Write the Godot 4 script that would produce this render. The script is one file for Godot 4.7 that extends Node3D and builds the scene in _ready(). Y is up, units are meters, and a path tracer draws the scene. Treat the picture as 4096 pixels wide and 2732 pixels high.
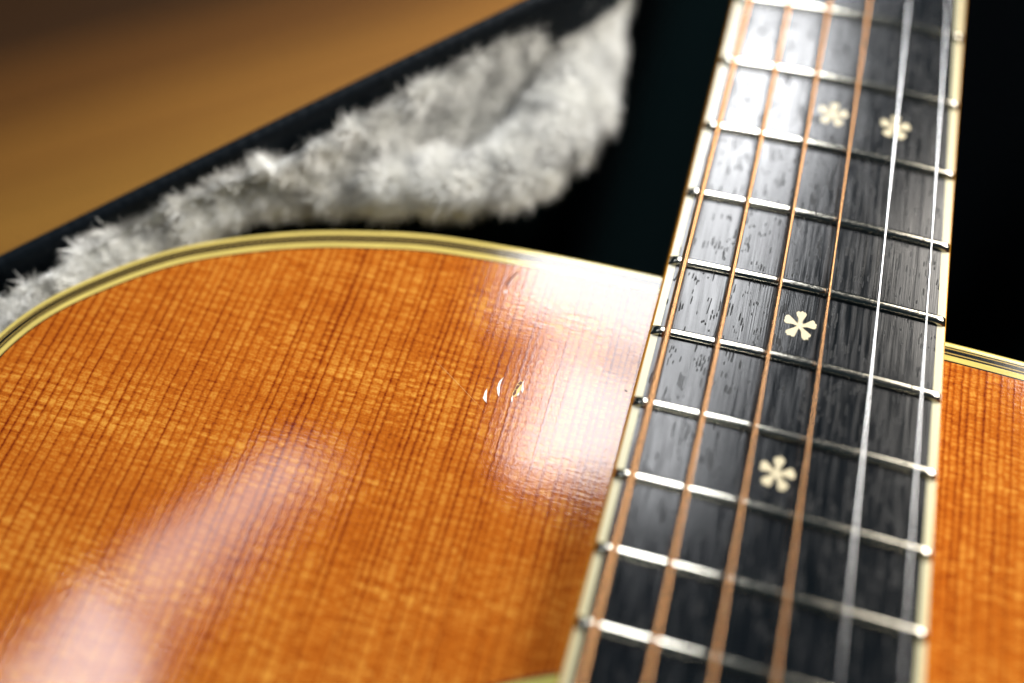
extends Node3D
# An old acoustic guitar lying in its plush-lined hard case above a wooden floor, seen close up across the shoulder and the upper frets.
# Guitar axes: x across the strings (treble +), y out of the top, z along the strings towards the bridge; the origin is fret 14 on the centre line.

const SCALE := 0.645
const FLOOR_TURN := -0.927
const UP := 0.55                       # height of the fingerboard above the floor
const TOP := -0.0065                   # soundboard below the fingerboard plane
const HOLE := Vector2(0.0, 0.150)
const EDGE := 0.0044                   # width of binding and purfling together
var rng := RandomNumberGenerator.new()
var M := {}

# ---------------------------------------------------------------- helpers

func lin(r: float, g: float, b: float) -> Color:
	return Color(r, g, b).linear_to_srgb()

func mat(called: String, c: Color, rough: float, metal := 0.0) -> StandardMaterial3D:
	var m := StandardMaterial3D.new()
	m.resource_name = called
	m.albedo_color = c
	m.roughness = rough
	m.metallic = metal
	M[called] = m
	return m

func obj(called: String, mesh: Mesh, m: Material, parent: Node) -> MeshInstance3D:
	var o := MeshInstance3D.new()
	o.name = called
	o.mesh = mesh
	o.material_override = m
	parent.add_child(o, true)
	return o

func thing(called: String, label: String, category: String, at: Vector3) -> Node3D:
	var o := Node3D.new()
	o.name = called
	o.position = at
	o.set_meta("label", label)
	o.set_meta("category", category)
	add_child(o, true)
	return o

# a sheet through rows of points; uvs likewise
func sheet(st: SurfaceTool, rows: Array, uvs: Array, closed := false, smooth := 0) -> void:
	st.set_smooth_group(smooth)
	for r in rows.size() - 1:
		var a: PackedVector3Array = rows[r]
		var b: PackedVector3Array = rows[r + 1]
		var ua: PackedVector2Array = uvs[r] if uvs else PackedVector2Array()
		var ub: PackedVector2Array = uvs[r + 1] if uvs else PackedVector2Array()
		var n := a.size()
		for i in (n if closed else n - 1):
			var j := (i + 1) % n
			for k in [[0, i], [0, j], [1, i], [1, i], [0, j], [1, j]]:
				if uvs:
					st.set_uv(ua[k[1]] if k[0] == 0 else ub[k[1]])
				st.add_vertex(a[k[1]] if k[0] == 0 else b[k[1]])

func start() -> SurfaceTool:
	var st := SurfaceTool.new()
	st.begin(Mesh.PRIMITIVE_TRIANGLES)
	return st

func done(st: SurfaceTool) -> ArrayMesh:
	st.index()
	st.generate_normals()
	return st.commit()

func fan(st: SurfaceTool, ring: PackedVector3Array, smooth := -1) -> void:
	st.set_smooth_group(smooth)
	var c := Vector3.ZERO
	for p in ring:
		c += p
	c /= ring.size()
	for i in ring.size():
		st.add_vertex(c)
		st.add_vertex(ring[i])
		st.add_vertex(ring[(i + 1) % ring.size()])

# a flat plate with the given outline (x, z), thickness downwards from y
func plate(poly: PackedVector2Array, y: float, thick: float) -> ArrayMesh:
	var st := start()
	st.set_smooth_group(-1)
	var t := Geometry2D.triangulate_polygon(poly)
	for k in range(0, t.size(), 3):
		var q := [poly[t[k]], poly[t[k + 1]], poly[t[k + 2]]]
		var cross := (q[1] - q[0]).cross(q[2] - q[0]) as float
		if cross < 0:
			q.reverse()
		for p in q:
			st.add_vertex(Vector3(p.x, y, p.y))
	for i in poly.size():
		var a := poly[i]
		var b := poly[(i + 1) % poly.size()]
		for p in [[a, 0], [b, 0], [a, 1], [a, 1], [b, 0], [b, 1]]:
			st.add_vertex(Vector3(p[0].x, y - thick * p[1], p[0].y))
	st.generate_normals()
	return st.commit()

func fret_z(n: float) -> float:
	return SCALE * (pow(2.0, -14.0 / 12.0) - pow(2.0, -n / 12.0))

func half_width(z: float) -> float:
	return 0.026824 + 0.015036 * z

func board_y(x: float) -> float:
	return 0.0004 - x * x / 0.812

func bump(x: float, z: float, cx: float, cz: float, s: float) -> float:
	return exp(-((x - cx) * (x - cx) + (z - cz) * (z - cz)) / (s * s))

# the old top is no longer flat: it has sunk a little between its braces
func top_y(x: float, z: float) -> float:
	var a := 0.00010 * sin(x * 61.0 + z * 23.0 + 0.6) * sin(z * 71.0 - x * 17.0 + 1.1)
	return TOP + a + 0.00005 * sin(x * 143.0 + 2.0) * sin(z * 121.0 + 0.7)

func smooth_curve(pts: PackedVector2Array, per: int) -> PackedVector2Array:
	var o := PackedVector2Array()
	var n := pts.size()
	for i in n - 1:
		var a := pts[maxi(i - 1, 0)]
		var d := pts[mini(i + 2, n - 1)]
		for k in per:
			o.append(pts[i].cubic_interpolate(pts[i + 1], a, d, float(k) / per))
	o.append(pts[n - 1])
	return o

# ---------------------------------------------------------------- textures

func noise(kind: int, freq: float, sd: int, octaves := 3) -> FastNoiseLite:
	var f := FastNoiseLite.new()
	f.noise_type = kind
	f.frequency = freq
	f.seed = sd
	f.fractal_octaves = octaves
	if octaves == 1:
		f.fractal_type = FastNoiseLite.FRACTAL_NONE
	return f

func noise_data(kind: int, freq: float, sd: int, w: int, h: int, w2: int, h2: int, octaves := 3) -> PackedByteArray:
	var im := noise(kind, freq, sd, octaves).get_image(w, h)
	if w2 != w or h2 != h:
		im.resize(w2, h2, Image.INTERPOLATE_CUBIC)
	return im.get_data()

func tex(w: int, h: int, fmt: int, d: PackedByteArray) -> ImageTexture:
	return ImageTexture.create_from_image(Image.create_from_data(w, h, false, fmt, d))

# quarter-sawn top: growth lines along v, silk (medullary rays) across them; one tile is 0.2 m by 0.12 m
func wood_maps() -> Array:
	var w := 2048
	var h := 1024
	var line := PackedFloat32Array()
	line.resize(w + 64)
	line.fill(0.0)
	var tone := PackedFloat32Array()
	tone.resize(w + 64)
	tone.fill(0.0)
	var ring := PackedInt32Array()      # each growth ring shows its own run of silk
	ring.resize(w + 64)
	ring.fill(0)
	var wide_tone := noise(FastNoiseLite.TYPE_SIMPLEX_SMOOTH, 0.006, 9, 2)
	var x := 4.0
	while x < w + 50:
		var mm: float = x / w * 200.0
		var pitch: float = lerpf(1.25, 2.05, clampf(mm / 150.0, 0, 1)) * rng.randf_range(0.72, 1.28) * w / 200.0
		var dark := rng.randf_range(0.55, 1.0)
		if rng.randf() < 0.25:
			dark = rng.randf_range(0.25, 0.5)
		var wide := rng.randf_range(2.0, 3.5)
		var own := rng.randf_range(-0.05, 0.05) + 0.11 * wide_tone.get_noise_1d(x)
		var start_at := rng.randi() % w
		for k in int(pitch) + 8:
			var px := int(x) + k
			if px < 0 or px >= w + 64:
				continue
			var g := clampf(float(k) / pitch, 0, 1)
			tone[px] = own + 0.13 * g * g
			ring[px] = start_at
		for k in range(-9, 6):
			var px := int(x) + k
			if px >= 0 and px < w + 64:
				var e := k / wide
				line[px] = maxf(line[px], dark * exp(-e * e * (0.6 if k < 0 else 1.6)))
		x += pitch
	var wav := noise(FastNoiseLite.TYPE_SIMPLEX_SMOOTH, 0.004, 5, 2)
	var silk := noise_data(FastNoiseLite.TYPE_SIMPLEX_SMOOTH, 0.10, 11, 180, 1024, w, h, 2)       # long across the grain
	var fine := noise_data(FastNoiseLite.TYPE_SIMPLEX, 0.20, 12, 200, 1024, w, h, 2)
	var band := noise_data(FastNoiseLite.TYPE_SIMPLEX_SMOOTH, 0.012, 14, 160, 512, w, h, 3)
	var grit := noise_data(FastNoiseLite.TYPE_SIMPLEX, 0.30, 13, 1024, 512, w, h, 2)
	var lineamp := noise_data(FastNoiseLite.TYPE_SIMPLEX_SMOOTH, 0.05, 15, 1024, 96, w, h, 2)
	var rgb := PackedByteArray()
	rgb.resize(w * h * 3)
	var hei := PackedByteArray()
	hei.resize(w * h)
	var ramp: Array[PackedFloat32Array] = [PackedFloat32Array(), PackedFloat32Array(), PackedFloat32Array()]
	for k in 1024:
		var t := k / 1023.0
		var c: Color
		if t < 0.5:
			c = Color(0.120, 0.012, 0.002).lerp(Color(0.355, 0.090, 0.007), t * 2.0)
		else:
			c = Color(0.355, 0.090, 0.007).lerp(Color(0.62, 0.31, 0.050), t * 2.0 - 1.0)
		c = c.linear_to_srgb()
		ramp[0].append(c.r * 255.0)
		ramp[1].append(c.g * 255.0)
		ramp[2].append(c.b * 255.0)
	var at := 0
	for j in h:
		var shift := 2.5 * wav.get_noise_1d(j * 0.8)
		for i in w:
			var px := int(i + shift + 8.0)
			if px < 0: px = 0
			var la: float = line[px] * (0.70 + lineamp[at] * 0.0026)
			var own_silk := silk[j * w + ring[px]] - 128
			var s := ((silk[at] - 128) * 0.55 + own_silk * 0.75) * (0.45 + band[at] * 0.0036)
			var f := fine[at] - 128
			var t := 0.60 - 0.40 * la - tone[px] * 0.55 + s * 0.00175 + f * 0.0005 + (band[at] - 128) * 0.0006 + (grit[at] - 128) * 0.0008
			if f > 34:
				t -= (f - 34) * 0.0036
			var k := clampi(int(t * 1023.0), 0, 1023)
			rgb[at * 3] = int(ramp[0][k])
			rgb[at * 3 + 1] = int(ramp[1][k])
			rgb[at * 3 + 2] = int(ramp[2][k])
			hei[at] = clampi(int(128 + s * 0.30 + f * 0.22 - la * 40.0 + (grit[at] - 128) * 0.22), 0, 255)
			at += 1
	return [tex(w, h, Image.FORMAT_RGB8, rgb), tex(w, h, Image.FORMAT_L8, hei)]

# ebony: lengthwise sanding streaks and short open pores; 0.06 m by 0.21 m
func ebony_maps() -> Array:
	var w := 1024
	var h := 2048
	var a := noise_data(FastNoiseLite.TYPE_SIMPLEX, 0.20, 21, 1024, 40, w, h, 2)
	var b := noise_data(FastNoiseLite.TYPE_SIMPLEX_SMOOTH, 0.05, 22, 1024, 256, w, h, 3)
	var c := noise_data(FastNoiseLite.TYPE_SIMPLEX, 0.25, 23, 1024, 512, w, h, 2)
	var rgb := PackedByteArray()
	rgb.resize(w * h * 3)
	var hei := PackedByteArray()
	hei.resize(w * h)
	var rou := PackedByteArray()
	rou.resize(w * h)
	for at in w * h:
		var v := (a[at] - 128) * 0.62 + (b[at] - 128) * 0.14 + (c[at] - 128) * 0.14
		hei[at] = clampi(int(168 + v * 0.42), 0, 255)
		var t := clampi(int(8 + v * 0.06), 2, 40)
		rgb[at * 3] = maxi(t - 2, 0)
		rgb[at * 3 + 1] = t + 2
		rgb[at * 3 + 2] = t + 6
		rou[at] = clampi(int(52 + (b[at] - 128) * 0.22), 0, 255)
	for n in 1900:
		var x := rng.randf() * w
		var y := rng.randf() * h
		var long := rng.randf_range(4, 22) * (1.0 if rng.randf() < 0.8 else 1.7)
		var wide := rng.randf_range(0.7, 1.9)
		var lean := rng.randf_range(-0.03, 0.16)
		var depth := rng.randf_range(0.4, 1.0)
		for q in (3 if rng.randf() < 0.25 else 1):
			for k in int(long):
				var e := (k / long) * 2.0 - 1.0
				var half := wide * sqrt(1.0 - e * e)
				var cx := x - lean * k
				for i in range(int(cx - half), int(cx + half) + 1):
					if i < 0 or i >= w or y + k >= h:
						continue
					var p := int(y + k) * w + i
					hei[p] = int(hei[p] * (1.0 - 0.16 * depth))
					rou[p] = 215
					rgb[p * 3] = 6
					rgb[p * 3 + 1] = 9
					rgb[p * 3 + 2] = 10
			x += rng.randf_range(5, 11)
			y += rng.randf_range(-6, 14)
	return [tex(w, h, Image.FORMAT_RGB8, rgb), tex(w, h, Image.FORMAT_L8, hei), tex(w, h, Image.FORMAT_L8, rou)]

func noise_tex(kind: int, freq: float, sd: int, w: int, h: int, w2: int, h2: int, lo: float, hi: float, octaves := 3) -> ImageTexture:
	var d := noise_data(kind, freq, sd, w, h, w2, h2, octaves)
	for i in d.size():
		d[i] = int(lerpf(lo, hi, d[i] / 255.0) * 255.0)
	return tex(w2, h2, Image.FORMAT_L8, d)

func bumpy(m: StandardMaterial3D, t: Texture2D, centimetres: float) -> void:
	m.heightmap_enabled = true
	m.heightmap_texture = t
	m.heightmap_scale = centimetres

func materials() -> void:
	var wood := wood_maps()
	var m := mat("lacquered_top", Color.WHITE, 0.075)
	m.albedo_texture = wood[0]
	bumpy(m, wood[1], 0.0017)
	m.metallic_specular = 0.5
	var eb := ebony_maps()
	m = mat("ebony", Color.WHITE, 1.0)
	m.albedo_texture = eb[0]
	m.roughness_texture = eb[2]
	m.roughness_texture_channel = BaseMaterial3D.TEXTURE_CHANNEL_RED
	bumpy(m, eb[1], 0.0034)
	m.metallic_specular = 0.46
	var soft := noise_tex(FastNoiseLite.TYPE_SIMPLEX_SMOOTH, 0.02, 31, 256, 256, 256, 256, 0.86, 1.0)
	m = mat("yellowed_binding", lin(0.58, 0.46, 0.125), 0.09)
	m.albedo_texture = soft
	m.uv1_scale = Vector3(12, 1, 1)
	m = mat("aged_line", lin(0.34, 0.23, 0.06), 0.09)
	m = mat("black_purfling", lin(0.004, 0.006, 0.006), 0.09)
	m = mat("cream_binding", lin(0.52, 0.48, 0.29), 0.3)
	m.albedo_texture = noise_tex(FastNoiseLite.TYPE_SIMPLEX, 0.12, 32, 256, 32, 256, 1024, 0.88, 1.0)
	m = mat("amber_lacquer", lin(0.50, 0.22, 0.015), 0.2)
	m = mat("fret_metal", lin(0.44, 0.42, 0.36), 0.27, 1.0)
	m.roughness_texture = noise_tex(FastNoiseLite.TYPE_SIMPLEX, 0.08, 33, 512, 64, 512, 64, 0.10, 0.20)
	m.roughness = 1.0
	m.roughness_texture_channel = BaseMaterial3D.TEXTURE_CHANNEL_RED
	m = mat("bronze", lin(0.38, 0.205, 0.095), 0.19, 1.0)
	m = mat("plain_steel", lin(0.46, 0.47, 0.48), 0.22, 1.0)
	m = mat("pearl", lin(0.54, 0.47, 0.30), 0.3)
	m = mat("rosewood", lin(0.06, 0.022, 0.012), 0.2)
	m = mat("mahogany", lin(0.12, 0.045, 0.02), 0.25)
	m = mat("bone", lin(0.75, 0.68, 0.5), 0.4)
	m = mat("lifted_lacquer", lin(0.72, 0.68, 0.63), 0.35)
	m = mat("bare_wood", lin(0.75, 0.50, 0.20), 0.7)
	m = mat("dark_gouge", lin(0.10, 0.022, 0.006), 0.6)
	m = mat("rosette_green", lin(0.42, 0.40, 0.10), 0.2)
	m = mat("rosette_red", lin(0.14, 0.03, 0.01), 0.2)
	m = mat("tolex", lin(0.0022, 0.0045, 0.007), 0.6)
	m.metallic_specular = 0.25
	bumpy(m, noise_tex(FastNoiseLite.TYPE_CELLULAR, 0.09, 35, 256, 256, 256, 256, 0.0, 1.0, 1), 0.03)
	m.uv1_triplanar = true
	m.uv1_scale = Vector3(22, 22, 22)
	m = mat("plush_backing", lin(0.22, 0.225, 0.20), 1.0)
	m.metallic_specular = 0.0
	m = mat("plush_fibre", Color.WHITE, 0.75)
	m.vertex_color_use_as_albedo = true
	m.backlight_enabled = true
	m.backlight = Color(0.6, 0.6, 0.6)
	m.metallic_specular = 0.1
	m = mat("shade_black", lin(0.0025, 0.0055, 0.006), 1.0)  # near-black puts the deep shade of the case well into the lining colour
	m.metallic_specular = 0.0
	m = mat("steel_gold", lin(0.8, 0.6, 0.3), 0.3, 1.0)

# ---------------------------------------------------------------- the guitar

func body_outline() -> PackedVector2Array:
	var half := PackedVector2Array([Vector2(0, 0.0001), Vector2(0.014, 0.0001), Vector2(0.028, 0.0002), Vector2(0.0425, 0.0006), Vector2(0.0575, 0.0013), Vector2(0.0746, 0.0028), Vector2(0.0881, 0.0055),
		Vector2(0.1014, 0.0091), Vector2(0.1141, 0.014), Vector2(0.1261, 0.0203), Vector2(0.1368, 0.0287), Vector2(0.1463, 0.0388), Vector2(0.1520, 0.0500), Vector2(0.1545, 0.064),
		Vector2(0.1550, 0.080), Vector2(0.1520, 0.100), Vector2(0.1440, 0.130), Vector2(0.1350, 0.165), Vector2(0.1300, 0.205), Vector2(0.1350, 0.245), Vector2(0.1520, 0.285),
		Vector2(0.1740, 0.325), Vector2(0.1910, 0.365), Vector2(0.1980, 0.405), Vector2(0.1920, 0.445), Vector2(0.1680, 0.478), Vector2(0.1200, 0.493), Vector2(0.060, 0.4965), Vector2(0, 0.497)])
	var c := smooth_curve(half, 6)
	var o := PackedVector2Array()
	for p in c:
		o.append(p)
	for i in range(c.size() - 2, 0, -1):
		o.append(Vector2(-c[i].x, c[i].y))
	return o

func inset(o: PackedVector2Array, d: float) -> PackedVector2Array:
	var r := PackedVector2Array()
	var n := o.size()
	for i in n:
		var t := (o[(i + 1) % n] - o[(i - 1 + n) % n]).normalized()
		r.append(o[i] + Vector2(-t.y, t.x) * d)
	return r

func edge_strip(o: PackedVector2Array, profile: Array) -> ArrayMesh:
	# profile: [inset, drop below the top] from inside to outside
	var rows := []
	var uvs := []
	for q in profile:
		var c := inset(o, q[0])
		var row := PackedVector3Array()
		var uv := PackedVector2Array()
		for i in c.size() + 1:
			var p := c[i % c.size()]
			row.append(Vector3(p.x, top_y(p.x, p.y) - q[1], p.y))
			uv.append(Vector2(float(i) / c.size(), q[0] * 200.0))
		rows.append(row)
		uvs.append(uv)
	var st := start()
	sheet(st, rows, uvs)
	return done(st)

func wood_uv(x: float, z: float) -> Vector2:
	return Vector2(absf(x) / 0.2, z / 0.12 + (0.37 if x > 0 else 0.0))

func make_body(g: Node3D) -> void:
	var o := body_outline()
	var inner := inset(o, EDGE)
	var st := start()
	var rings := 84
	var n := inner.size()
	var rows := []
	var uvs := []
	for k in rings + 1:
		var row := PackedVector3Array()
		var uv := PackedVector2Array()
		for i in n + 1:
			var e := inner[i % n] - HOLE
			var t := lerpf(0.050 / e.length(), 1.0, float(k) / rings)
			var p := HOLE + e * t
			row.append(Vector3(p.x, top_y(p.x, p.y), p.y))
			uv.append(wood_uv(p.x, p.y))
		rows.append(row)
		uvs.append(uv)
	sheet(st, rows, uvs)
	var top := obj("soundboard", done(st), M.lacquered_top, g)
	# edge of the soundhole
	st = start()
	rows = []
	for y in [0.0, -0.0028]:
		var row := PackedVector3Array()
		for i in 65:
			var a := i * TAU / 64.0
			var p := HOLE + Vector2(cos(a), sin(a)) * 0.050
			row.append(Vector3(p.x, top_y(p.x, p.y) + y, p.y))
		rows.append(row)
	sheet(st, rows, [])
	obj("soundhole_edge", done(st), M.bare_wood, top)
	# rosette: rings let into the top
	var at := 0.0760
	for q in [[0.0006, "rosette_red"], [0.0028, "rosette_green"], [0.0005, "black_purfling"], [0.0009, "yellowed_binding"], [0.0005, "black_purfling"], [0.0028, "rosette_green"], [0.0006, "rosette_red"]]:
		st = start()
		rows = []
		var uv2 := []
		for e in [[at - q[0], -0.0004], [at - q[0], 0.00004], [at, 0.00004], [at, -0.0004]]:
			var row := PackedVector3Array()
			var uv := PackedVector2Array()
			for i in 193:
				var a := i * TAU / 192.0
				var p: Vector2 = HOLE + Vector2(cos(a), sin(a)) * e[0]
				row.append(Vector3(p.x, top_y(p.x, p.y) + e[1], p.y))
				uv.append(Vector2(i / 192.0, e[0] * 100.0))
			rows.append(row)
			uv2.append(uv)
		sheet(st, rows, uv2, false, -1)
		obj("rosette_ring", done(st), M[q[1]], top)
		at -= q[0]
	# binding and purfling, from the outside in
	obj("binding", edge_strip(o, [[0.00107, 0.0], [0.0005, 0.0], [0.00025, 0.00004], [0.00008, 0.00016], [0.0, 0.0004], [0.0, 0.0062]]), M.yellowed_binding, g)
	var d := 0.00107
	for q in [[0.00028, "black_purfling"], [0.00022, "aged_line"], [0.00078, "black_purfling"], [0.00022, "aged_line"], [0.00040, "black_purfling"], [0.00112, "yellowed_binding"], [0.00031, "black_purfling"]]:
		obj("purfling_line", edge_strip(o, [[d + q[0], 0.0], [d, 0.0]]), M[q[1]], g)
		d += q[0]
	# sides and back
	var deep := func(z: float) -> float: return lerpf(-0.098, -0.122, clampf(z / 0.497, 0, 1))
	st = start()
	rows = []
	for k in 2:
		var row := PackedVector3Array()
		for i in n + 1:
			var p := o[i % n]
			row.append(Vector3(p.x * 0.9985, (TOP - 0.006) if k == 0 else deep.call(p.y), p.y))
		rows.append(row)
	sheet(st, rows, [])
	obj("side", done(st), M.rosewood, g)
	st = start()
	var row2 := PackedVector3Array()
	for i in n:
		row2.append(Vector3(o[i].x, deep.call(o[i].y), o[i].y))
	fan(st, row2)
	obj("back", done(st), M.rosewood, g)
	# damage in the lacquer, bass side
	var flake := func(called: String, pts: Array, m: String, y0: float, tilt := 0.0) -> void:
		var poly := PackedVector2Array()
		for p in pts:
			poly.append(Vector2(p[0], p[1]) * 0.001)
		var mid := Vector2.ZERO
		for p in poly:
			mid += p / poly.size()
		var s := start()
		var ring := PackedVector3Array()
		for i in poly.size():
			var a := poly[i]
			var b := poly[(i + 1) % poly.size()]
			for k in 3:
				var q := a.lerp(b, k / 3.0) + Vector2(rng.randf_range(-1, 1), rng.randf_range(-1, 1)) * 0.00005
				ring.append(Vector3(q.x, top_y(q.x, q.y) + y0 + (q.x - mid.x) * tilt, q.y))
		fan(s, ring, 0)
		var low := PackedVector3Array()
		for p in ring:
			low.append(p - Vector3(0, 0.00012, 0))
		sheet(s, [ring, low], [], true, -1)
		obj(called, done(s), M[m], top)
	flake.call("lacquer_chip", [[-54.3, 33.6], [-54.0, 34.7], [-53.75, 35.7], [-53.6, 36.5], [-54.15, 36.1], [-54.5, 35.7], [-54.5, 34.5]], "lifted_lacquer", 0.00008, 0.06)
	flake.call("lacquer_chip", [[-51.9, 30.5], [-52.1, 31.2], [-51.95, 32.8], [-51.6, 34.7], [-52.1, 34.0], [-52.5, 33.0], [-52.5, 31.7]], "lifted_lacquer", 0.00008, 0.06)
	flake.call("gouge_edge", [[-48.0, 30.4], [-48.6, 30.4], [-49.05, 31.3], [-49.25, 32.5], [-49.35, 33.7], [-49.0, 34.0], [-48.4, 33.6], [-48.0, 32.2], [-47.8, 31.0]], "bare_wood", 0.00004)
	flake.call("gouge", [[-48.05, 30.5], [-48.6, 30.5], [-48.85, 31.2], [-48.2, 31.25]], "dark_gouge", 0.00010)
	flake.call("gouge", [[-48.35, 31.35], [-48.95, 31.45], [-49.1, 32.4], [-48.65, 32.3], [-48.5, 31.8]], "dark_gouge", 0.00010)
	flake.call("gouge", [[-48.7, 32.45], [-49.15, 32.5], [-49.25, 33.6], [-48.95, 33.8], [-48.65, 33.2]], "dark_gouge", 0.00010)
	flake.call("lacquer_chip", [[-47.9, 30.0], [-47.9, 30.9], [-47.5, 32.0], [-47.5, 32.8], [-47.9, 32.3], [-48.0, 31.6], [-48.05, 30.6]], "lifted_lacquer", 0.00014, 0.06)
	flake.call("lacquer_chip", [[-48.1, 32.7], [-48.0, 33.3], [-48.2, 33.7], [-48.5, 33.4]], "lifted_lacquer", 0.00014, 0.06)
	flake.call("lacquer_chip", [[-49.3, 33.75], [-49.0, 33.95], [-48.9, 35.0], [-49.1, 35.1], [-49.3, 34.3]], "lifted_lacquer", 0.00012, 0.06)
	flake.call("gouge", [[-55.35, 7.0], [-55.75, 7.0], [-57.2, 10.4], [-56.9, 10.8]], "dark_gouge", 0.00005)
	flake.call("lacquer_chip", [[-56.8, 11.8], [-56.5, 12.1], [-56.8, 12.5], [-57.1, 12.2]], "lifted_lacquer", 0.00008)
	flake.call("gouge", [[-28.9, 26.9], [-28.3, 27.0], [-28.4, 27.2], [-28.9, 27.15]], "dark_gouge", 0.00005)
	# a hairline scratch
	st = start()
	rows = [PackedVector3Array(), PackedVector3Array()]
	for i in 13:
		var t := i / 12.0
		var p := Vector2(-0.0669, 0.0299).lerp(Vector2(-0.0532, 0.0380), t) + Vector2(0, 0.0005 * t * t)
		for k in 2:
			rows[k].append(Vector3(p.x, top_y(p.x, p.y) + 0.00003, p.y + (k - 0.5) * 0.00004 * sin(PI * (t * 0.9 + 0.05))))
	sheet(st, rows, [])
	obj("scratch", done(st), M.bare_wood, top)

func make_neck(g: Node3D) -> void:
	var z0 := fret_z(0)
	var z1 := fret_z(20) + 0.006
	# fingerboard between its two bindings
	var bind := 0.0018
	var fb := start()
	var rows := []
	var uvs := []
	for j in 121:
		var z := lerpf(z0, z1, j / 120.0)
		var row := PackedVector3Array()
		var uv := PackedVector2Array()
		for i in 25:
			var x := lerpf(-1, 1, i / 24.0) * (half_width(z) - bind)
			row.append(Vector3(x, board_y(x), z))
			uv.append(Vector2(x / 0.06 + 0.5, (z + 0.12) / 0.21))
		rows.append(row)
		uvs.append(uv)
	sheet(fb, rows, uvs)
	var b := obj("fingerboard", done(fb), M.ebony, g)
	for s in [-1.0, 1.0]:
		var st := start()
		rows = []
		uvs = []
		for e in [[bind, 0.0], [0.0011, 0.0], [0.0004, 0.0]]:
			var row := PackedVector3Array()
			var uv := PackedVector2Array()
			for j in 61:
				var z := lerpf(z0, z1, j / 60.0)
				var x: float = half_width(z) - e[0]
				row.append(Vector3(s * x, board_y(x) + e[1], z))
				uv.append(Vector2(e[0] * 300.0, z * 5.0))
			rows.append(row)
			uvs.append(uv)
		sheet(st, rows, uvs)
		obj("fingerboard_binding", done(st), M.cream_binding, b)
		st = start()
		rows = []
		for e in [[0.0004, 0.0], [0.0002, -0.00005], [0.00006, -0.00018], [0.0, -0.0004], [-0.0001, -0.0062]]:
			var row := PackedVector3Array()
			for j in 61:
				var z := lerpf(z0, z1, j / 60.0)
				var x: float = half_width(z) - e[0]
				row.append(Vector3(s * x, board_y(x) + e[1], z))
			rows.append(row)
		sheet(st, rows, [])
		obj("lacquered_edge", done(st), M.amber_lacquer, b)
	var cap := start()
	rows = [PackedVector3Array(), PackedVector3Array()]
	for i in 25:
		var x := lerpf(-1, 1, i / 24.0) * half_width(z1)
		rows[0].append(Vector3(x, board_y(x), z1))
		rows[1].append(Vector3(x, -0.0064, z1))
	sheet(cap, rows, [])
	obj("fingerboard_end", done(cap), M.cream_binding, b)
	# frets: crowned wire, bevelled at both ends
	for n in range(1, 21):
		var z := fret_z(n)
		var w := half_width(z) - 0.00025
		var st := start()
		rows = []
		uvs = []
		for i in 41:
			var u := i / 40.0 * 2.0 - 1.0
			var x: float = w * signf(u) * (1.0 - pow(1.0 - absf(u), 1.35))
			var k := clampf((w - absf(x)) / 0.0007, 0.0, 1.0)
			var tall := 0.00105 * (0.06 + 0.94 * k)
			var wide := 0.00105 * (0.88 + 0.12 * sqrt(k))
			var row := PackedVector3Array()
			var uv := PackedVector2Array()
			for q in 13:
				var a := PI * q / 12.0
				var c := cos(a)
				row.append(Vector3(x, board_y(x) + tall * (1.0 - pow(absf(c), 4.5)), z - c * wide))
				uv.append(Vector2(x * 18.0 + n * 0.37, q / 12.0))
			rows.append(row)
			uvs.append(uv)
		sheet(st, rows, uvs)
		for e in [rows[0], rows[40]]:
			fan(st, e)
		obj("fret", done(st), M.fret_metal, b)
	# flower inlays
	var flowers := [[0.0, fret_z(14.5) + 0.0002, 0.0], [0.0, fret_z(16.5), 0.05], [0.0, fret_z(11.5), 0.03], [0.0131, fret_z(11.5), -0.04],
		[0.0, fret_z(8.5), 0.02], [0.0, fret_z(6.5), 0.0], [0.0, fret_z(4.5), 0.03]]
	for f in flowers:
		var poly := PackedVector2Array()
		for k in 5:
			var a0: float = f[2] + k * TAU / 5.0 - PI / 2
			# waist, flank, ragged tip, flank, waist
			for q in [[-0.57, 0.62], [-0.33, 1.35], [-0.375, 2.35], [-0.345, 2.75], [-0.19, 2.92], [-0.10, 2.78], [0.02, 3.16], [0.12, 2.98], [0.20, 3.05], [0.33, 2.80], [0.375, 2.35], [0.33, 1.35]]:
				var r: float = (q[1] + rng.randf_range(-0.11, 0.11) * (1.0 if q[1] > 2.5 else 0.4)) * 0.00104
				var a: float = a0 + q[0] + rng.randf_range(-0.015, 0.015)
				poly.append(Vector2(f[0] + cos(a) * r, f[1] + sin(a) * r))
		var st := start()
		var ring := PackedVector3Array()
		for p in poly:
			ring.append(Vector3(p.x, board_y(p.x) + 0.00004, p.y))
		fan(st, ring, 0)
		var low := PackedVector3Array()
		for p in ring:
			low.append(p - Vector3(0, 0.0003, 0))
		sheet(st, [ring, low], [], true, -1)
		obj("flower_inlay", done(st), M.pearl, b)
	# neck shaft and heel
	var st := start()
	rows = []
	for j in 31:
		var z := lerpf(z0, 0.0, j / 30.0)
		var deep := 0.016 + 0.003 * (j / 30.0) + 0.075 * pow(clampf((z + 0.05) / 0.05, 0, 1), 2.4)
		var row := PackedVector3Array()
		for i in 21:
			var a := PI * i / 20.0
			var w := half_width(z) - 0.0001
			row.append(Vector3(-w * cos(a), -0.0060 - deep * pow(sin(a), 0.8), z))
		rows.append(row)
	sheet(st, rows, [])
	obj("neck_shaft", done(st), M.mahogany, g)
	# nut and headstock
	var nut := start()
	rows = []
	for i in 9:
		var a := PI * i / 8.0
		var row := PackedVector3Array()
		for x in [-1.0, 1.0]:
			row.append(Vector3(x * half_width(z0), -0.004 + 0.0068 * sin(a), z0 - 0.0025 - 0.0025 * cos(a)))
		rows.append(row)
	sheet(nut, rows, [])
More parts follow.
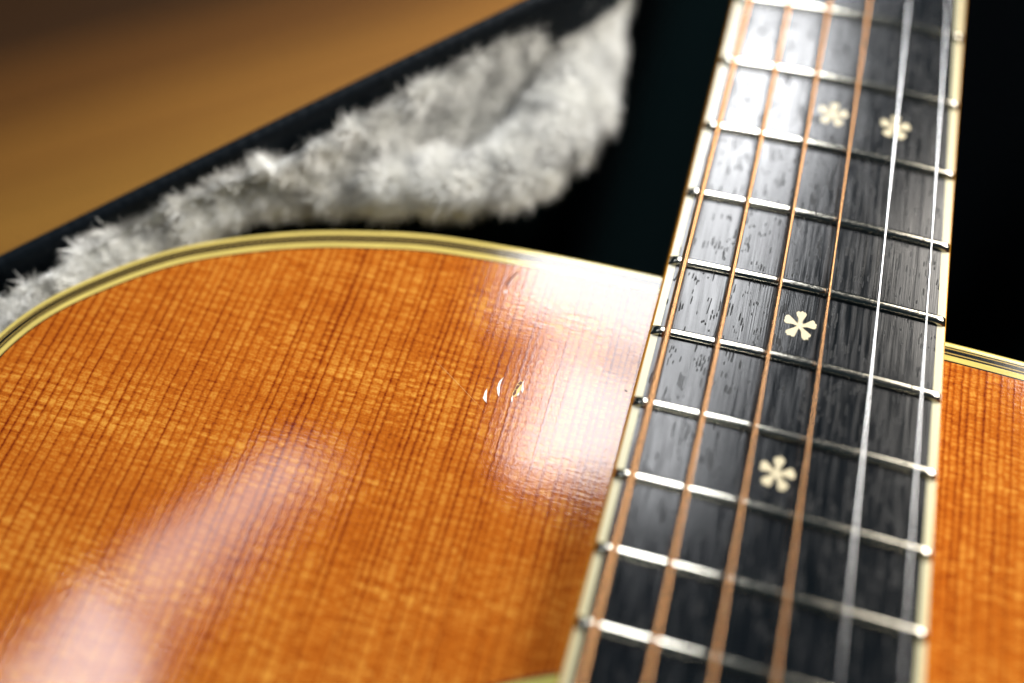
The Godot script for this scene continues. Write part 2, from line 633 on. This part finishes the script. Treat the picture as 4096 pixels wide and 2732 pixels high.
	obj("nut", done(nut), M.bone, g)
	var head := obj("headstock", plate(PackedVector2Array([Vector2(-0.022, 0.0), Vector2(-0.034, -0.03), Vector2(-0.037, -0.18), Vector2(-0.012, -0.188), Vector2(0.012, -0.188), Vector2(0.037, -0.18), Vector2(0.034, -0.03), Vector2(0.022, 0.0)]), 0.0, 0.015), M.rosewood, g)
	head.position = Vector3(0, -0.004, z0 - 0.005)
	head.rotation.x = -deg_to_rad(14)
	# bridge, saddle
	var bridge := obj("bridge", plate(PackedVector2Array([Vector2(-0.075, 0.278), Vector2(0.075, 0.278), Vector2(0.078, 0.29), Vector2(0.05, 0.31), Vector2(-0.05, 0.31), Vector2(-0.078, 0.29)]), 0.0025, 0.009), M.ebony, g)
	obj("saddle", plate(PackedVector2Array([Vector2(-0.036, 0.286), Vector2(0.036, 0.289), Vector2(0.036, 0.292), Vector2(-0.036, 0.289)]), 0.0052, 0.004), M.bone, bridge)

func make_strings(g: Node3D) -> void:
	var gauge := [0.00135, 0.00107, 0.00081, 0.00061, 0.00043, 0.00033]
	var pitch := [0.00052, 0.00044, 0.00035, 0.00027, 0.0, 0.0]
	var x14 := [-0.0237, -0.01445, -0.0054, 0.0037, 0.01285, 0.0219]
	var z0 := fret_z(0)
	var z1 := 0.2885
	for s in 6:
		var r: float = gauge[s] / 2.0
		var act := lerpf(0.0023, 0.0017, s / 5.0)
		var line := func(z: float) -> Vector3:
			var x: float = -0.0007 + (x14[s] + 0.0007) * (1.0 + z * 0.60)
			return Vector3(x, board_y(x) + 0.0011 + act + 0.0062 * z + r, z)
		var zs := PackedFloat32Array()
		var wound: bool = pitch[s] > 0
		var from := -0.125
		var to := 0.115
		for j in 20:
			zs.append(lerpf(z0, from, j / 20.0))
		if wound:
			var count := int((to - from) / pitch[s]) * 6
			for j in count:
				zs.append(from + j * pitch[s] / 6.0)
		for j in 13:
			zs.append(lerpf(to, z1, j / 12.0))
		var st := start()
		var rows := []
		var sides := 14 if wound else 16
		for z in zs:
			var c: Vector3 = line.call(z)
			var row := PackedVector3Array()
			for i in sides:
				var a := i * TAU / sides
				var rr := r
				if wound and z > from and z < to:
					var ph := fposmod((z - from) / pitch[s] - i / float(sides), 1.0) * 2.0 - 1.0
					rr = r - pitch[s] * 0.5 * (1.0 - sqrt(maxf(0.0, 1.0 - ph * ph * 0.80)))
				row.append(c + Vector3(cos(a), sin(a), 0) * rr)
			rows.append(row)
		sheet(st, rows, [], true)
		obj("wound_string" if wound else "plain_string", done(st), M.bronze if wound else M.plain_steel, g)

# ---------------------------------------------------------------- the case

const RIM := [[0.0, 0.545, -0.010], [-0.15, 0.53, -0.010], [-0.228, 0.46, -0.010], [-0.240, 0.38, -0.010], [-0.222, 0.27, -0.010], [-0.205, 0.20, -0.010], [-0.198, 0.14, -0.010], [-0.190, 0.09, -0.010], [-0.180, 0.06, -0.009],
	[-0.1680, 0.0366, -0.008], [-0.1606, 0.0306, -0.006], [-0.1307, 0.0040, 0.0], [-0.0992, -0.0241, 0.006], [-0.0717, -0.0486, 0.011], [-0.0600, -0.0606, 0.012], [-0.0540, -0.0800, 0.012], [-0.0520, -0.1200, 0.012], [-0.0520, -0.2300, 0.012], [-0.0520, -0.5600, 0.012], [0.0, -0.5800, 0.012]]
const LINING := [  # rim inner edge | crest of the pad | its lower edge (x, y, z in mm), from the shoulder to the neck
	[-186.0, -10.0, 80.0, -178.0, -12.5, 82.0, -172.0, -16.0, 84.0],
	[-175.5, -10.0, 56.0, -172.0, -12.5, 60.0, -167.0, -16.0, 64.0],
	[-164.5, -10.0, 41.3, -163.0, -12.5, 44.2, -158.6, -14.5, 49.2],
	[-159.4, -9.0, 35.7, -159.3, -12.5, 35.9, -152.2, -14.5, 36.6],
	[-153.1, -8.0, 28.6, -152.9, -12.5, 27.4, -144.6, -15.0, 25.3],
	[-147.6, -7.0, 22.4, -147.5, -12.5, 19.1, -137.4, -15.5, 18.0],
	[-141.2, -6.0, 15.2, -136.5, -12.0, 5.1, -128.6, -16.0, 10.7],
	[-132.5, -4.0, 8.8, -128.3, -11.0, -1.9, -119.9, -15.5, 2.2],
	[-122.6, -2.0, 0.9, -112.6, -10.0, -11.5, -101.1, -15.0, -4.7],
	[-114.2, 0.0, -7.4, -98.9, -9.0, -16.0, -85.7, -14.0, -7.8],
	[-106.3, 2.0, -15.9, -85.6, -8.0, -18.9, -74.3, -13.5, -10.0],
	[-99.8, 3.0, -23.6, -76.1, -7.0, -21.2, -64.3, -14.0, -17.3],
	[-93.2, 4.0, -30.7, -71.0, -6.0, -27.3, -59.2, -14.0, -26.7],
	[-86.4, 5.0, -37.9, -67.8, -5.0, -37.1, -53.7, -14.0, -37.2],
	[-79.5, 6.0, -44.8, -67.3, -4.0, -50.6, -54.6, -13.0, -51.4],
	[-70.0, 7.0, -54.0, -68.1, -4.0, -68.9, -59.4, -13.0, -76.5],
	[-62.0, 8.0, -62.2, -68.4, -4.0, -78.5, -61.9, -13.0, -91.0],
	[-58.0, 8.0, -80.0, -64.0, -4.0, -95.0, -63.0, -14.0, -118.0],
	[-54.0, 8.0, -130.0, -60.0, -4.0, -140.0, -59.0, -14.0, -150.0],
	[-53.0, 8.0, -220.0, -57.0, -4.0, -220.0, -56.0, -14.0, -220.0]]

func lining_rows(side: float) -> Array:
	# for each station a smooth profile from the rim over the pocket and the crest down to the lower edge and the foot
	var knots := []
	for q in LINING:
		var i := Vector3(q[0], q[1], q[2]) * 0.001
		var c := Vector3(q[3], q[4] - 1.5, q[5] + 1.5) * 0.001
		var l := Vector3(q[6], q[7], q[8]) * 0.001
		l = l.move_toward(c, 0.002)
		var gap := i.distance_to(c)
		var mid := i.lerp(c, 0.5) - Vector3(0, clampf(gap - 0.006, 0, 0.03) * 0.8, 0)
		var out := Vector3(l.x - c.x, 0, l.z - c.z).normalized()
		var foot := Vector3(l.x, -0.125, l.z) - out * 0.004
		var ks := [i - Vector3(0, 0.003, 0) , i, mid, c, c.lerp(l, 0.55) + Vector3(0, 0.003, 0) + out * 0.001, l, Vector3(l.x, l.y - 0.014, l.z) - out * 0.004, foot]
		for k in ks.size():
			ks[k] = Vector3(ks[k].x * side + (0.006 if side > 0 else 0.0), ks[k].y, ks[k].z)
		knots.append(ks)
	var rows := []
	var per := 6
	for s in knots.size() - 1:
		for e in (per + 1 if s == knots.size() - 2 else per):
			var t := float(e) / per
			var row := PackedVector3Array()
			var across := []
			for k in 8:
				across.append(knots[s][k].cubic_interpolate(knots[s + 1][k], knots[maxi(s - 1, 0)][k], knots[mini(s + 2, knots.size() - 1)][k], t))
			for k in 7:
				for u in 6:
					row.append(across[k].cubic_interpolate(across[k + 1], across[maxi(k - 1, 0)], across[mini(k + 2, 7)], u / 6.0))
			row.append(across[7])
			rows.append(row)
	return rows

func make_case() -> void:
	var g := thing("guitar_case", "open black hard guitar case lined with pale grey plush around the guitar", "guitar case", Vector3(0, UP, 0))
	var floor_y := -0.134
	var outline := PackedVector2Array()
	for side in [-1.0, 1.0]:
		var far: float = 0.006 if side > 0 else 0.0
		var line := PackedVector2Array()
		var src := PackedVector2Array()
		var tall := PackedVector2Array()
		for p in RIM:
			src.append(Vector2(p[0], p[1]))
			tall.append(Vector2(p[2], 0))
		tall = smooth_curve(tall, 5)
		for p in smooth_curve(src, 5):
			line.append(Vector2(absf(p.x) * side + far, p.y))
		var half := line.duplicate()
		if side > 0:
			half.reverse()
		outline.append_array(half.slice(1, half.size() - 1))
		# shell: rounded rim and outer wall
		var st := start()
		var rows := []
		var n := line.size()
		var profile := [[0.0040, -0.030], [0.0040, -0.0150], [0.0037, -0.0133], [0.0029, -0.0123], [0.0018, -0.0120], [0.0008, -0.0124], [0.0002, -0.0136], [0.0, -0.016], [0.0, floor_y]]
		for q in profile:
			var row := PackedVector3Array()
			for i in n:
				var t := (line[mini(i + 1, n - 1)] - line[maxi(i - 1, 0)]).normalized()
				var into := Vector2(-t.y, t.x)
				if into.x * side > 0:
					into = -into
				var p: Vector2 = line[i] + into * (q[0] * lerpf(1.0, 0.85, clampf(-line[i].y / 0.09, 0, 1)))
				row.append(Vector3(p.x, q[1] + (tall[i].x + 0.012 if q[1] > -0.1 else 0.0), p.y))
			rows.append(row)
		sheet(st, rows, [])
		obj("case_shell", done(st), M.tolex, g)
		# plush lining with its pile
		var lr := lining_rows(1.0 if side < 0 else -1.0)
		if side > 0:
			for k in lr.size():
				for i in lr[k].size():
					lr[k][i] += Vector3(0.0125, -0.03, 0)
		var upper := []
		var lower := []
		for row in lr:
			upper.append(row.slice(7, 34))
			lower.append(row.slice(33))
		st = start()
		sheet(st, upper, [])
		var pad := obj("plush_lining", done(st), M.plush_backing, g)
		st = start()
		sheet(st, lower, [])
		obj("lining_skirt", done(st), M.shade_black, g)
		pile(pad, upper, 85000 if side < 0 else 9000)
	# floor of the case
	obj("case_floor", plate(outline, floor_y, 0.006), M.shade_black, g)

func pile(pad: Node3D, rows: Array, count: int) -> void:
	var st := start()
	st.set_smooth_group(0)
	for k in 5:
		var a := k * TAU / 5.0 + rng.randf() * 0.8
		var lean := rng.randf_range(0.1, 0.7)
		var root := Vector3(cos(a), 0, sin(a)) * 0.0004
		var side := Vector3(-sin(a), 0, cos(a)) * 0.000085
		var dir := Vector3(cos(a) * lean, 1, sin(a) * lean).normalized()
		var mid := root + dir * 0.0024
		var tip := mid + (dir + Vector3(cos(a + 0.9), -0.4, sin(a + 0.9)) * 0.8).normalized() * 0.0026
		for v in [root - side, root + side, mid - side, mid - side, root + side, mid + side, mid - side, mid + side, tip]:
			st.add_vertex(v)
	st.generate_normals()
	var mesh := st.commit()
	var mm := MultiMesh.new()
	mm.transform_format = MultiMesh.TRANSFORM_3D
	mm.use_colors = true
	mm.mesh = mesh
	mm.instance_count = count
	var area := []
	var total := 0.0
	for r in rows.size() - 1:
		for i in rows[r].size() - 1:
			total += (rows[r][i + 1] - rows[r][i]).cross(rows[r + 1][i] - rows[r][i]).length()
			area.append(total)
	var wide: int = rows[0].size() - 1
	var clump := noise(FastNoiseLite.TYPE_SIMPLEX_SMOOTH, 170.0, 77, 3)
	var comb := noise(FastNoiseLite.TYPE_SIMPLEX_SMOOTH, 230.0, 78, 2)
	for k in count:
		var at := area.bsearch(rng.randf() * total)
		var r := mini(at / wide, rows.size() - 2)
		var i := at % wide
		var a: Vector3 = rows[r][i]
		var e1: Vector3 = rows[r][i + 1] - a
		var e2: Vector3 = rows[r + 1][i] - a
		var p := a + e1 * rng.randf() + e2 * rng.randf()
		var nrm := e1.cross(e2).normalized()
		if nrm.y < 0:
			nrm = -nrm
		var q := p * 1.0
		var lean := Vector3(comb.get_noise_3d(q.x, q.y, q.z), 0.0, comb.get_noise_3d(q.x + 3.0, q.y, q.z)) * 1.5 + Vector3(rng.randf_range(-0.5, 0.5), rng.randf_range(-0.2, 0.3), rng.randf_range(-0.5, 0.5))
		var y := (nrm + lean).normalized()
		var x := y.cross(Vector3(rng.randf() - 0.5, rng.randf() - 0.5, rng.randf() - 0.5)).normalized()
		var cl := clump.get_noise_3d(q.x, q.y, q.z)
		var size := rng.randf_range(0.6, 1.1) * (1.0 + 0.6 * cl) * (0.75 if p.x < -0.145 else 1.0)
		mm.set_instance_transform(k, Transform3D(Basis(x, y, x.cross(y)) * size, p))
		var c := clampf(0.76 + 0.8 * cl + rng.randf_range(-0.14, 0.14), 0.16, 0.95)
		mm.set_instance_color(k, Color(c, c, c * 0.97))
	var o := MultiMeshInstance3D.new()
	o.name = "plush_pile"
	o.multimesh = mm
	o.material_override = M.plush_fibre
	o.set_meta("kind", "stuff")
	pad.add_child(o, true)

# ---------------------------------------------------------------- the floor

func make_floor() -> void:
	var t := Node3D.new()
	t.name = "floor"
	t.set_meta("kind", "structure")
	t.set_meta("label", "brown wooden floor boards beyond the guitar case")
	add_child(t, true)
	var grain := noise_tex(FastNoiseLite.TYPE_SIMPLEX, 0.06, 41, 512, 24, 512, 512, 0.5, 1.0, 4)
	var tones := [lin(0.66, 0.28, 0.045), lin(0.82, 0.38, 0.06), lin(0.36, 0.14, 0.026), lin(0.52, 0.21, 0.034), lin(0.13, 0.055, 0.016)]
	var mats := []
	for k in 5:
		var m := mat("board_%d" % k, tones[k], 0.5)
		m.albedo_texture = grain
		mats.append(m)
	t.rotation.y = FLOOR_TURN
	for k in 36:
		var w := 0.085
		var x := (k - 18) * w
		var st := start()
		var r := 0.0012
		var rows := []
		var uvs := []
		for e in [[0.0006, -0.02], [0.0006, -r], [r, 0.0], [w - r, 0.0], [w - 0.0006, -r], [w - 0.0006, -0.02]]:
			rows.append(PackedVector3Array([Vector3(x + e[0], e[1], -2.0), Vector3(x + e[0], e[1], 2.0)]))
			uvs.append(PackedVector2Array([Vector2(e[0] * 8.0 + k * 0.31, 0.0), Vector2(e[0] * 8.0 + k * 0.31, 3.0)]))
		sheet(st, rows, uvs, false, -1)
		obj("board", done(st), mats[[4, 2, 0, 1, 3, 1, 0, 4][k % 8]], t)  # board order also paints in the light fading away from the case
	# what the case lies on, hidden below it
	var p := MeshInstance3D.new()
	p.name = "platform"
	var box := BoxMesh.new()
	box.size = Vector3(0.30, UP - 0.142, 0.40)
	p.mesh = box
	p.position = Vector3(0, box.size.y / 2 + 0.0005, 0.28)
	p.material_override = M.shade_black
	p.set_meta("kind", "structure")
	p.set_meta("label", "dark platform hidden under the guitar case")
	add_child(p, true)

# ---------------------------------------------------------------- light

func panel(called: String, at: Vector3, size: Vector2, turn: float, radiance: float, c: Color) -> void:
	var l := AreaLight3D.new()
	l.name = called
	l.area_size = size
	l.light_color = c
	l.area_normalize_energy = true
	l.light_energy = radiance * size.x * size.y / PI
	l.shadow_enabled = true
	l.area_range = 6.0
	l.transform = Transform3D(Basis(Vector3.UP, turn) * Basis(Vector3.RIGHT, Vector3(0, 0, -1), Vector3.UP), at)
	add_child(l, true)

func _ready() -> void:
	rng.seed = 4711
	# camera: a 32 mm lens nearly wide open, hand-held above the bass side
	var cam := Camera3D.new()
	cam.name = "camera"
	var right := Vector3(0.96256186, -0.01185453, -0.27080276)
	var upv := Vector3(-0.23611036, 0.45404494, -0.85912461)
	var fwd := Vector3(-0.13314114, -0.89089992, -0.43424736)
	cam.transform = Transform3D(Basis(right, upv, -fwd), Vector3(-0.02867479, 0.15248952 + UP, 0.10013735))
	var lens := CameraAttributesPhysical.new()
	lens.frustum_focal_length = 31.98
	lens.exposure_aperture = 2.4
	lens.frustum_focus_distance = 0.1735
	lens.frustum_near = 0.01
	lens.frustum_far = 20.0
	cam.attributes = lens
	cam.fov = 41.135
	cam.near = 0.01
	cam.far = 20.0
	cam.current = true
	add_child(cam)
	var env := Environment.new()
	env.background_mode = Environment.BG_COLOR
	env.background_color = lin(0.014, 0.026, 0.034)
	env.tonemap_mode = Environment.TONE_MAPPER_LINEAR
	env.tonemap_exposure = 1.15
	env.sdfgi_enabled = true
	env.ssao_enabled = true
	env.ssil_enabled = true
	var we := WorldEnvironment.new()
	we.name = "environment"
	we.environment = env
	add_child(we)
	# window light: two panes high in front, two dimmer ones to the left
	panel("window_light", Vector3(-0.045, UP + 0.7, -0.745), Vector2(0.27, 0.27), 0.0, 36.0, Color(0.985, 0.99, 1.0))
	panel("window_light", Vector3(-0.06, UP + 0.7, -0.482), Vector2(0.24, 0.245), 0.0, 20.0, Color(0.985, 0.99, 1.0))
	panel("window_light", Vector3(-0.06, UP + 0.7, -0.262), Vector2(0.12, 0.15), 0.0, 18.0, Color(0.985, 0.99, 1.0))
	panel("side_window_light", Vector3(-0.365, UP + 0.7, -0.055), Vector2(0.066, 0.21), -0.53, 6.2, Color(0.95, 0.97, 1.0))
	panel("side_window_light", Vector3(-0.447, UP + 0.7, 0.112), Vector2(0.095, 0.13), -0.35, 10.5, Color(0.95, 0.97, 1.0))
	# added soft fill with no known source, low in front, a little to the treble side
	var soft := AreaLight3D.new()
	soft.name = "added_fill_light"
	soft.area_size = Vector2(0.45, 0.45)
	soft.light_color = Color(1.0, 0.97, 0.93)
	soft.light_energy = 15.0 * 0.45 * 0.45 / PI
	soft.shadow_enabled = true
	soft.area_range = 6.0
	soft.transform = Transform3D(Basis.IDENTITY, Vector3(0.46, UP + 0.36, -0.34)).looking_at(Vector3(0.0, UP, 0.0))
	add_child(soft, true)
	materials()
	make_floor()
	make_case()
	var g := thing("acoustic_guitar", "old acoustic guitar with worn orange top and black fingerboard lying in its case", "guitar", Vector3(0, UP, 0))
	make_body(g)
	make_neck(g)
	make_strings(g)
